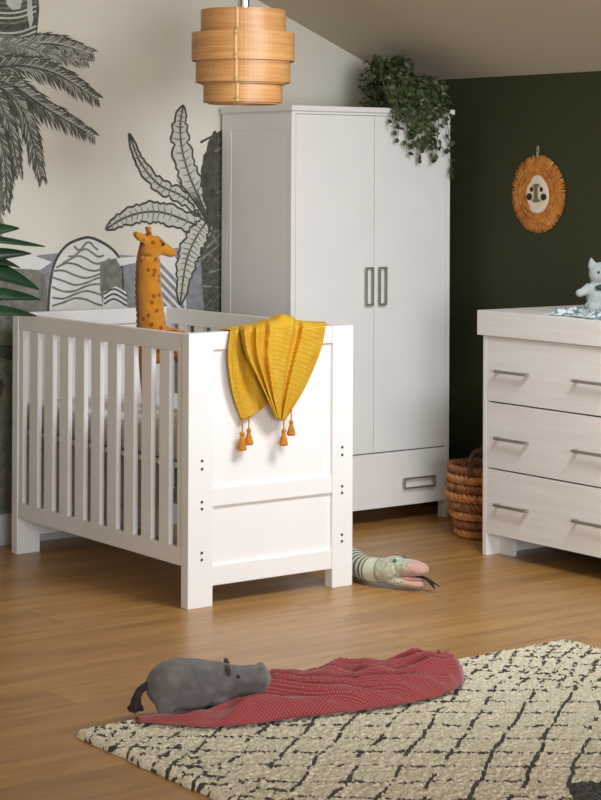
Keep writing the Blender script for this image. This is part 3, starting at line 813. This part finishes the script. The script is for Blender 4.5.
path += [Sp(.04, 0, .056), Sp(.08, 0, .062), Sp(.105, 0, .068)]
n = len(path)
bm = bmesh.new(); uvl = bm.loops.layers.uv.new('UVMap'); seg = 20; rings = []
for i, p in enumerate(path):
    t = i / (n - 1); tg = (path[min(i + 1, n - 1)] - path[max(i - 1, 0)]).normalized(); a = tg.cross(Vector((0, 0, 1))).normalized(); b_ = a.cross(tg)
    r = .012 + .034 * min(1, t * 1.6); k = max(0, (i - (n - 5)) / 4)
    r2 = (.044 if t > .5 else r)
    rings.append([(bm.verts.new(Vector((p.x, p.y, max(r * 1.0, p.z))) + a * (r + .014 * k) * math.cos(2 * PI * q / seg) + b_ * (r * .98) * math.sin(2 * PI * q / seg)), (t, q / seg)) for q in range(seg)])
for ra, rb in zip(rings, rings[1:]):
    for i in range(seg):
        qd = (ra[i], ra[(i + 1) % seg], rb[(i + 1) % seg], rb[i]); f = bm.faces.new([q[0] for q in qd])
        for l, q in zip(f.loops, qd): l[uvl].uv = q[1]
bm.faces.new([q[0] for q in rings[0]][::-1]); f = bm.faces.new([q[0] for q in rings[-1]])
for l in f.loops: l[uvl].uv = (.99, 0)
body = fin('body', bm, SNK, sn, smooth=True)
bm = bmesh.new(); sy = math.atan2(HDIR.y, HDIR.x)
ell(bm, Sp(.095, 0, .070), (.055, .056, .045), (0, 0, sy))
ell(bm, Sp(.150, 0, .080), (.066, .050, .029), (0, -.03, sy)); ell(bm, Sp(.190, 0, .078), (.042, .044, .025), (0, .1, sy))
def snout(M_):
    co = M_.coord(); d = M_.new('ShaderNodeVectorMath', operation='DOT_PRODUCT'); M_.l.new(co, d.inputs[0]); d.inputs[1].default_value = HDIR
    t0 = (Sp(.165, 0, 0) - hd).dot(HDIR); f = M_.math('MULTIPLY', M_.math('SUBTRACT', M_.math('ADD', d.outputs['Value'], M_.math('MULTIPLY', M_.noise(co, 40, 2), .03)), t0), 30)
    f = M_.math('MINIMUM', M_.math('MAXIMUM', f, 0), 1); old = M_.b.inputs['Base Color'].links[0].from_socket
    M_.color(M_.mix(M_.math('MULTIPLY', f, .8), old, (206, 150, 138)))
SNH = plush('speckled_pale_plush', (186, 184, 164), .18, 60, 350, ((128, 138, 96), 60, .30), snout)
blob('upper_jaw', bm, SNH, sn, .005, 5)
bm = bmesh.new(); ell(bm, Sp(.125, 0, .030), (.078, .052, .022), (0, .02, sy)); ell(bm, Sp(.178, 0, .026), (.042, .042, .018), (0, .05, sy))
blob('lower_jaw', bm, SNH, sn, .005, 5)
PINK = plush('pink_felt', (206, 150, 138), .1)
bm = bmesh.new(); ell(bm, Sp(.15, 0, .056), (.060, .038, .006), (0, -.05, sy)); ell(bm, Sp(.155, 0, .045), (.06, .040, .008), (0, .03, sy))
fin('mouth_lining', bm, PINK, sn, smooth=True)
bm = bmesh.new()
for s in (-1, 1): tube(bm, catmull([Sp(.15, 0, .053), Sp(.21, .002 * s, .050), Sp(.245, .006 * s, .036), Sp(.272, .022 * s, .018)], 5), [.009] * 12 + [.007, .005, .004, .002], 8, flat=.4)
fin('tongue', bm, simple('black_felt', (22, 20, 22), .9), sn)
for s in (-.036, .036):
    bm = bmesh.new(); ell(bm, Sp(.115, s, .104), (.008, .007, .008), sub=2); fin('eye', bm, simple('green_bead_eye', (40, 110, 80), .2), sn, smooth=True)

# ------------------------------------------------------------------ mustard throw over the end of the cot
def m_knit():
    M = Mat('mustard_knit', (228, 165, 25), .9, spec=.1)
    uv = M.coord(kind='UV'); sp = M.new('ShaderNodeSeparateXYZ'); M.l.new(uv, sp.inputs[0])
    a = M.math('SINE', M.math('MULTIPLY', M.math('ADD', sp.outputs[0], sp.outputs[1]), 700)); b_ = M.math('SINE', M.math('MULTIPLY', M.math('SUBTRACT', sp.outputs[0], sp.outputs[1]), 700))
    h = M.math('MULTIPLY', a, b_)
    n = M.noise(M.coord(), 14, 3)
    c = M.ramp(n, [(.3, (246, 190, 52)), (.7, (252, 208, 78))])
    c = M.mix(M.math('MULTIPLY', M.math('LESS_THAN', h, -.15), .4), c, (196, 116, 14))
    M.color(c); M.bump(h, .7, .004); return M.m
KNIT = m_knit()
def fx(px): return CX0 + (px - 188.8) * (CX1 - CX0) / 164.3
def fz(px, py):
    t = (px - 190) / 163.; top = 333 - 10 * t; sc = 290.5 - 12.7 * t; return .95 - (py - top) / sc
YF = CY0
throw = thing('knitted_throw', 'mustard yellow knitted throw with tassels draped over the cot end', 'blanket', (-1.74, CY0, .95))
bm = bmesh.new(); uvl = bm.loops.layers.uv.new('UVMap')
def prof(P, s_):
    for (a, va), (b_, vb) in zip(P, P[1:]):
        if s_ <= b_:
            t = (s_ - a) / (b_ - a); t = t * t * (3 - 2 * t); return va + (vb - va) * t
    return P[-1][1]
def sheet(leftc, rightc, botc, off, folds, lumps, amp, lean=0, back=.13):
    nu, nt = 110, 80; G = []
    lc = catmull([(p[0], p[1], 0) for p in leftc], 12); rc = catmull([(p[0], p[1], 0) for p in rightc], 12)
    def samp(c, t):
        k = t * (len(c) - 1); i = min(int(k), len(c) - 2); return c[i].lerp(c[i + 1], k - i)
    for i in range(nu + 1):
        s = i / nu; row = []
        for j in range(nt + 1):
            fr = j / nt; lump = prof(lumps, s)
            if fr < .28:
                t = fr / .28; q = lc[0].lerp(rc[0], s); pl = prof(folds, s)
                ztop = .954 + off * .4 + lump
                if t < .45:
                    tt = t / .45; y = YF + PT + .012 + .012 * pl; z = .95 - back * (1 - tt) + (ztop - .95) * tt * .3
                else:
                    tt = (t - .45) / .55; a = PI * tt
                    y0_, y1_ = YF + PT + .012 + .012 * pl, YF - .008 - off - amp * pl
                    y = (y0_ + y1_) / 2 + math.cos(a) * (y0_ - y1_) / 2; zb = .95 + (ztop - .95) * .3; z = zb + (ztop - zb) * math.sin(a)
                yy = y1_ if t >= .45 else YF
                x = fx(q.x) - .739 * max(0, YF - y)
            else:
                t = (fr - .28) / .72; sw_ = min(1, max(0, s + lean * t * math.sin(PI * s) * .3)); pl = prof(folds, sw_)
                q = samp(lc, t).lerp(samp(rc, t), s)
                q.y += botc * math.sin(PI * s) * t * t
                y = YF - .008 - off - amp * pl * (1 - .5 * t) - .008 * math.sin(t * PI) + .006 * (noise.noise((s * 5, t * 4, off * 99)) + .2) * t
                y = min(y, YF - .006)
                x = fx(q.x) - .739 * (YF - y); z = fz(q.x, q.y)
                zt = .95 + (.954 + off * .4 + lump - .95) * .3
                if t < .12: z = z + (zt - fz(lc[0].x + (rc[0].x - lc[0].x) * s, q.y if t == 0 else samp(lc, 0).lerp(samp(rc, 0), s).y)) * (1 - t / .12)
            row.append((bm.verts.new((x, y, z)), (x, z if fr >= .28 else .95 + (.28 - fr) * .8)))
        G.append(row)
    for i in range(nu):
        for j in range(nt):
            qd = (G[i][j], G[i + 1][j], G[i + 1][j + 1], G[i][j + 1]); f = bm.faces.new([q[0] for q in qd])
            for l, q in zip(f.loops, qd): l[uvl].uv = q[1]
sheet([(228.5, 331), (226.5, 356), (231, 390), (240, 420)], [(262, 329), (266, 356), (270, 385), (266, 402)], 2, .0,
      [(0, .3), (.2, 1), (.42, .1), (.62, .8), (.8, 0), (1, .1)], [(0, .004), (.3, .012), (1, .02)], .022)
sheet([(238, 330), (243, 352), (257, 380), (274, 415)], [(324, 326), (318, 350), (303, 385), (284, 417)], 2, .024,
      [(0, .1), (.06, .9), (.13, .2), (.2, .9), (.27, .15), (.36, .8), (.5, .95), (.6, .8), (.66, .05), (.74, .75), (.88, .55), (1, .15)],
      [(0, .004), (.1, .008), (.2, .010), (.34, .024), (.48, .040), (.58, .032), (.68, .014), (.8, .010), (1, .004)], .052, .5)
o = fin('draped_cloth', bm, KNIT, throw, smooth=True)
sm = o.modifiers.new('t', 'SOLIDIFY'); sm.thickness = .004
TAS = simple('tassel_yarn', (190, 122, 26), .9, var=.2, nscale=80)
for (a, ztop, yo) in (((240.5, 418), 449, .02), ((247, 416), 443, .03), ((281.5, 416), 443, .045), ((289, 408), 433, .045)):
    b = bmesh.new(); x = fx(a[0]) - .739 * yo; z0 = fz(*a); z1 = fz(a[0], ztop); y = YF - yo; m = z0 + (z1 - z0) * .42
    tube(b, [(x, y, z0 + .006), (x, y, m)], .0025, 6); prof = [(.004, m + .004), (.009, m - .004), (.006, m - .012), (.012, m - .03), (.016, z1 + .004), (.013, z1)]
    lathe(b, prof, (x, y, 0), 16); fin('tassel', b, TAS, throw)

# ------------------------------------------------------------------ wicker basket
bc_ = Vector((-.315, -.965, 0))
def m_wick(name, a, c):
    M = Mat(name, a, .7); co = M.coord((1, 1, 1)); n = M.noise(co, 45, 3)
    M.color(M.ramp(n, [(.3, c), (.7, a)])); M.bump(n, .5, .006); return M.m
WK = m_wick('seagrass_weave', (214, 152, 92), (160, 100, 54)); WKD = m_wick('seagrass_dark', (168, 110, 66), (104, 62, 34))
bk = thing('wicker_basket', 'round woven seagrass basket between the wardrobe and the chest', 'basket', bc_)
BR = lambda z: .118 + .042 * min(1, z / .16) - .004 * max(0, (z - .2) / .1)
bl_ = bmesh.new(); bd = bmesh.new(); nrow = 8
for k in range(nrow):
    z = .02 + k * .0375; dk = k % 2 == 1
    tgt = bd if dk else bl_
    pts = []; n = 132; rr = []
    for sgn in (0, PI):
        ring = []; N = 132
        for i in range(N):
            a = 2 * PI * i / N; wv = math.sin(i * 2 * PI / 6 + sgn + k * 1.3)
            ring.append(((BR(z) + .004 * wv) * math.cos(a), (BR(z) + .004 * wv) * math.sin(a), z + .008 * math.cos(i * 2 * PI / 6 + sgn + k)))
        V = []
        for i, p in enumerate(ring):
            a = 2 * PI * i / N; er = Vector((math.cos(a), math.sin(a), 0)); q = Vector(p) + bc_
            V.append([tgt.verts.new(q + er * .0095 * math.cos(w) + Vector((0, 0, 1)) * .0135 * math.sin(w)) for w in [2 * PI * m / 8 for m in range(8)]])
        for i in range(N):
            A_, B_ = V[i], V[(i + 1) % N]
            for m in range(8): tgt.faces.new((A_[m], A_[(m + 1) % 8], B_[(m + 1) % 8], B_[m]))
fin('light_weave', bl_, WK, bk, smooth=True); fin('dark_weave', bd, WKD, bk, smooth=True)
b = bmesh.new(); lathe(b, [(.001, .006), (.112, .006), (.150, .17), (.146, .285)], bc_, 40, False); fin('liner', b, WKD, bk)
for a in (PI * 1.22, PI * .22):
    c = bc_ + Vector((math.cos(a) * .155, math.sin(a) * .155, .29)); t = Vector((-math.sin(a), math.cos(a), 0))
    b = bmesh.new(); tube(b, catmull([c - t * .045 + Vector((0, 0, -.03)), c - t * .045 + Vector((0, 0, .03)), c - t * .028 + Vector((0, 0, .07)), c + Vector((0, 0, .082)), c + t * .028 + Vector((0, 0, .07)), c + t * .045 + Vector((0, 0, .03)), c + t * .045 + Vector((0, 0, -.03))], 6), .011, 10)
    fin('handle', b, simple('dark_rope_handle', (84, 58, 42), .8, var=.3, nscale=60, bump=.4), bk, smooth=True)

# ------------------------------------------------------------------ raffia lion on the wall
lc_ = Vector((0, -.941, 1.421))
ln = thing('raffia_wall_hanging', 'round tan raffia lion face hanging on the dark green wall', 'wall decoration', lc_ + Vector((0, 0, 0)))
def m_raf():
    M = Mat('raffia', (196, 134, 56), .8); n = M.noise(M.coord(), 30, 4)
    M.color(M.ramp(n, [(.3, (150, 86, 26)), (.55, (192, 124, 48)), (.78, (208, 152, 84))])); return M.m
RAF = m_raf()
bm = bmesh.new()
for rr, nn, th in ((.165, 190, 0), (.150, 180, .006), (.128, 170, .012), (.105, 150, .017), (.085, 120, .022)):
    for k in range(nn):
        a = 2 * PI * k / nn + random.uniform(-.03, .03); r1 = rr * random.uniform(.985, 1.02); r0 = rr - .055
        p0 = Vector((-.008 - th * .6, math.cos(a) * r0, math.sin(a) * r0)); p1 = Vector((-.005 - th * .5, math.cos(a) * r1, math.sin(a) * r1)); pm = (p0 + p1) / 2 + Vector((-.008, 0, 0))
        tube(bm, [lc_ + p0, lc_ + pm, lc_ + p1], [.0035, .0042, .002], 5)
lathe(bm, [(.06, -.026), (.12, -.012), (.14, -.004), (.14, -.001)], lc_, 40, True, Matrix(((0, 0, 1), (0, 1, 0), (1, 0, 0))))
fin('mane', bm, RAF, ln)
def disc(bm, cy, cz, ry, rz, x0, x1, seg=28):
    M = Matrix(((0, 0, 1), (ry, 0, 0), (0, rz, 0)))
    lathe(bm, [(1, x1), (.97, x0 + .002), (.8, x0)], lc_ + Vector((.014, cy - .018, cz)), seg, True, M)
CRM = simple('cream_crochet', (226, 212, 186), .9, bump=.4, bscale=300); BRN = simple('dark_felt', (48, 36, 30), .9); OLV = simple('olive_felt', (112, 104, 72), .9)
bm = bmesh.new(); disc(bm, 0, -.004, .070, .080, -.044, -.020); disc(bm, 0, .030, .048, .052, -.045, -.020); fin('face', bm, CRM, ln)
for s in (-1, 1):
    bm = bmesh.new(); disc(bm, s * .030, .020, .010, .011, -.048, -.040, 16); fin('eye', bm, BRN, ln)
    bm = bmesh.new(); disc(bm, s * .044, -.012, .016, .015, -.050, -.040, 18); fin('cheek', bm, BRN, ln)
bm = bmesh.new(); box(bm, lc_.x - .038, lc_.x - .026, lc_.y - .026, lc_.y - .010, lc_.z - .022, lc_.z + .035); disc(bm, 0, .036, .020, .008, -.051, -.04); disc(bm, 0, -.028, .022, .008, -.052, -.04); fin('nose', bm, OLV, ln)
bm = bmesh.new(); tube(bm, catmull([lc_ + Vector((-.01, 0, .155)), lc_ + Vector((-.008, -.006, .185)), lc_ + Vector((-.006, 0, .205)), lc_ + Vector((-.008, .006, .185)), lc_ + Vector((-.01, 0, .155))], 5), .0022, 6)
fin('hanging_loop', bm, simple('pale_string', (170, 160, 140), .8), ln)

# ------------------------------------------------------------------ toy and cloth on the chest
tz = .9665
TEAL = plush('grey_teal_plush', (172, 180, 177), .14)
tc = Vector((-.40, -1.685, tz + .006)); ty = thing('cat_toy', 'pale grey teal plush cat toy sitting on the chest top', 'soft toy', tc)
def T(a, b_, z): return tc + RT * a - FW * b_ + Vector((0, 0, z))
bm = bmesh.new()
ell(bm, T(.02, 0, .068), (.062, .055, .068)); ell(bm, T(.02, .01, .150), (.052, .046, .046))
for s in (-1, 1):
    c = T(.02 + s * .034, .01, .185); tube(bm, [c - Vector((0, 0, .01)), c + Vector((0, 0, .012)) + RT * s * .004, c + Vector((0, 0, .030)) + RT * s * .006], [.020, .012, .002], 10)
    tube(bm, [T(.02 + s * .045, .02, .10), T(.02 + s * .068, .035, .085), T(.02 + s * .086, .045, .078)], [.020, .018, .015], 10); ell(bm, T(.02 + s * .088, .045, .078), (.018, .016, .016))
    ell(bm, T(.02 + s * .04, .06, .026), (.028, .045, .025), (0, 0, -.3)); ell(bm, T(.02 + s * .045, .09, .026), (.020, .018, .024))
blob('body', bm, TEAL, ty, .005, 4)
bm = bmesh.new(); tube(bm, [T(.075, 0, .16), T(.10, 0, .13)], [.01, .008], 8); ell(bm, T(.02, .045, .10), (.035, .022, .012)); fin('scarf', bm, simple('dark_green_scarf', (52, 72, 60), .9), ty, smooth=True)
for s in (-1, 1):
    bm = bmesh.new(); ell(bm, T(.02 + s * .018, .055, .158), (.005, .005, .006), sub=2); fin('eye', bm, BLK, ty, smooth=True)
bm = bmesh.new(); ell(bm, T(.02, .057, .146), (.006, .004, .004), sub=2); fin('nose', bm, BLK, ty, smooth=True)
def m_leafcloth():
    M = Mat('teal_leaf_muslin', (214, 226, 226), .9, sheen=.2); co = M.coord()
    w = M.new('ShaderNodeTexVoronoi'); w.inputs['Scale'].default_value = 42; M.l.new(co, w.inputs['Vector'])
    M.color(M.mix(M.math('GREATER_THAN', w.outputs['Distance'], .52), (206, 216, 216), (96, 132, 136))); return M.m
bm = bmesh.new(); G = []
for i in range(61):
    row = []
    for j in range(31):
        u, v = i / 60, j / 30
        y = -1.60 - .42 * u; x = -.60 + .17 * v + .02 * math.sin(u * 7)
        ed = math.sin(min(1, u / .12, (1 - u) / .1, v / .15, (1 - v) / .15) * PI / 2)
        h = .003 + ed * (.004 + .020 * (1 - abs(math.sin((v * 3 + u * 2 + noise.noise((u * 4, v * 3, 0))) * PI))) ** 1.5 + .010 * abs(noise.noise((u * 9, v * 5, 3))))
        row.append(bm.verts.new((x, y, tz + h)))
    G.append(row)
for i in range(60):
    for j in range(30): bm.faces.new((G[i][j], G[i + 1][j], G[i + 1][j + 1], G[i][j + 1]))
o = fin('patterned_cloth', bm, m_leafcloth(), None, smooth=True)
sm = o.modifiers.new('t', 'SOLIDIFY'); sm.thickness = .002
tag(o, 'rumpled pale cloth with teal pattern on the chest top', 'cloth')

# ------------------------------------------------------------------ light
def area(name, loc, rot, sx, sy, power, col):
    L = bpy.data.lights.new(name, 'AREA'); L.shape = 'RECTANGLE'; L.size = sx; L.size_y = sy; L.energy = power; L.color = col
    o = bpy.data.objects.new(name, L); COL.objects.link(o); o.location = loc; o.rotation_euler = rot; return o
LCOL = (.95, 1, 1.06)
kd = Vector((.05, 2.0, -2.1))
key = area('added_key_softbox', (-1.4, -3.2, 2.36), kd.to_track_quat('-Z', 'Y').to_euler(), 1.2, .7, 35, LCOL)  # added softbox below the solid ceiling, aimed at the cot and wardrobe corner
key.data.spread = math.radians(122)
area('rear_window_daylight', ((GX0 + GX1) / 2, YB - .02, (GZ0 + GZ1) / 2), (PI / 2, 0, 0), GX1 - GX0, GZ1 - GZ0, 268, LCOL)
w = bpy.data.worlds.new('world'); S.world = w; w.use_nodes = True
w.node_tree.nodes['Background'].inputs[0].default_value = (.8, .85, 1, 1); w.node_tree.nodes['Background'].inputs[1].default_value = .3
S.view_settings.view_transform = 'Standard'; S.view_settings.look = 'None'; S.view_settings.gamma = 1; S.view_settings.use_curve_mapping = False
S.view_settings.exposure = 0
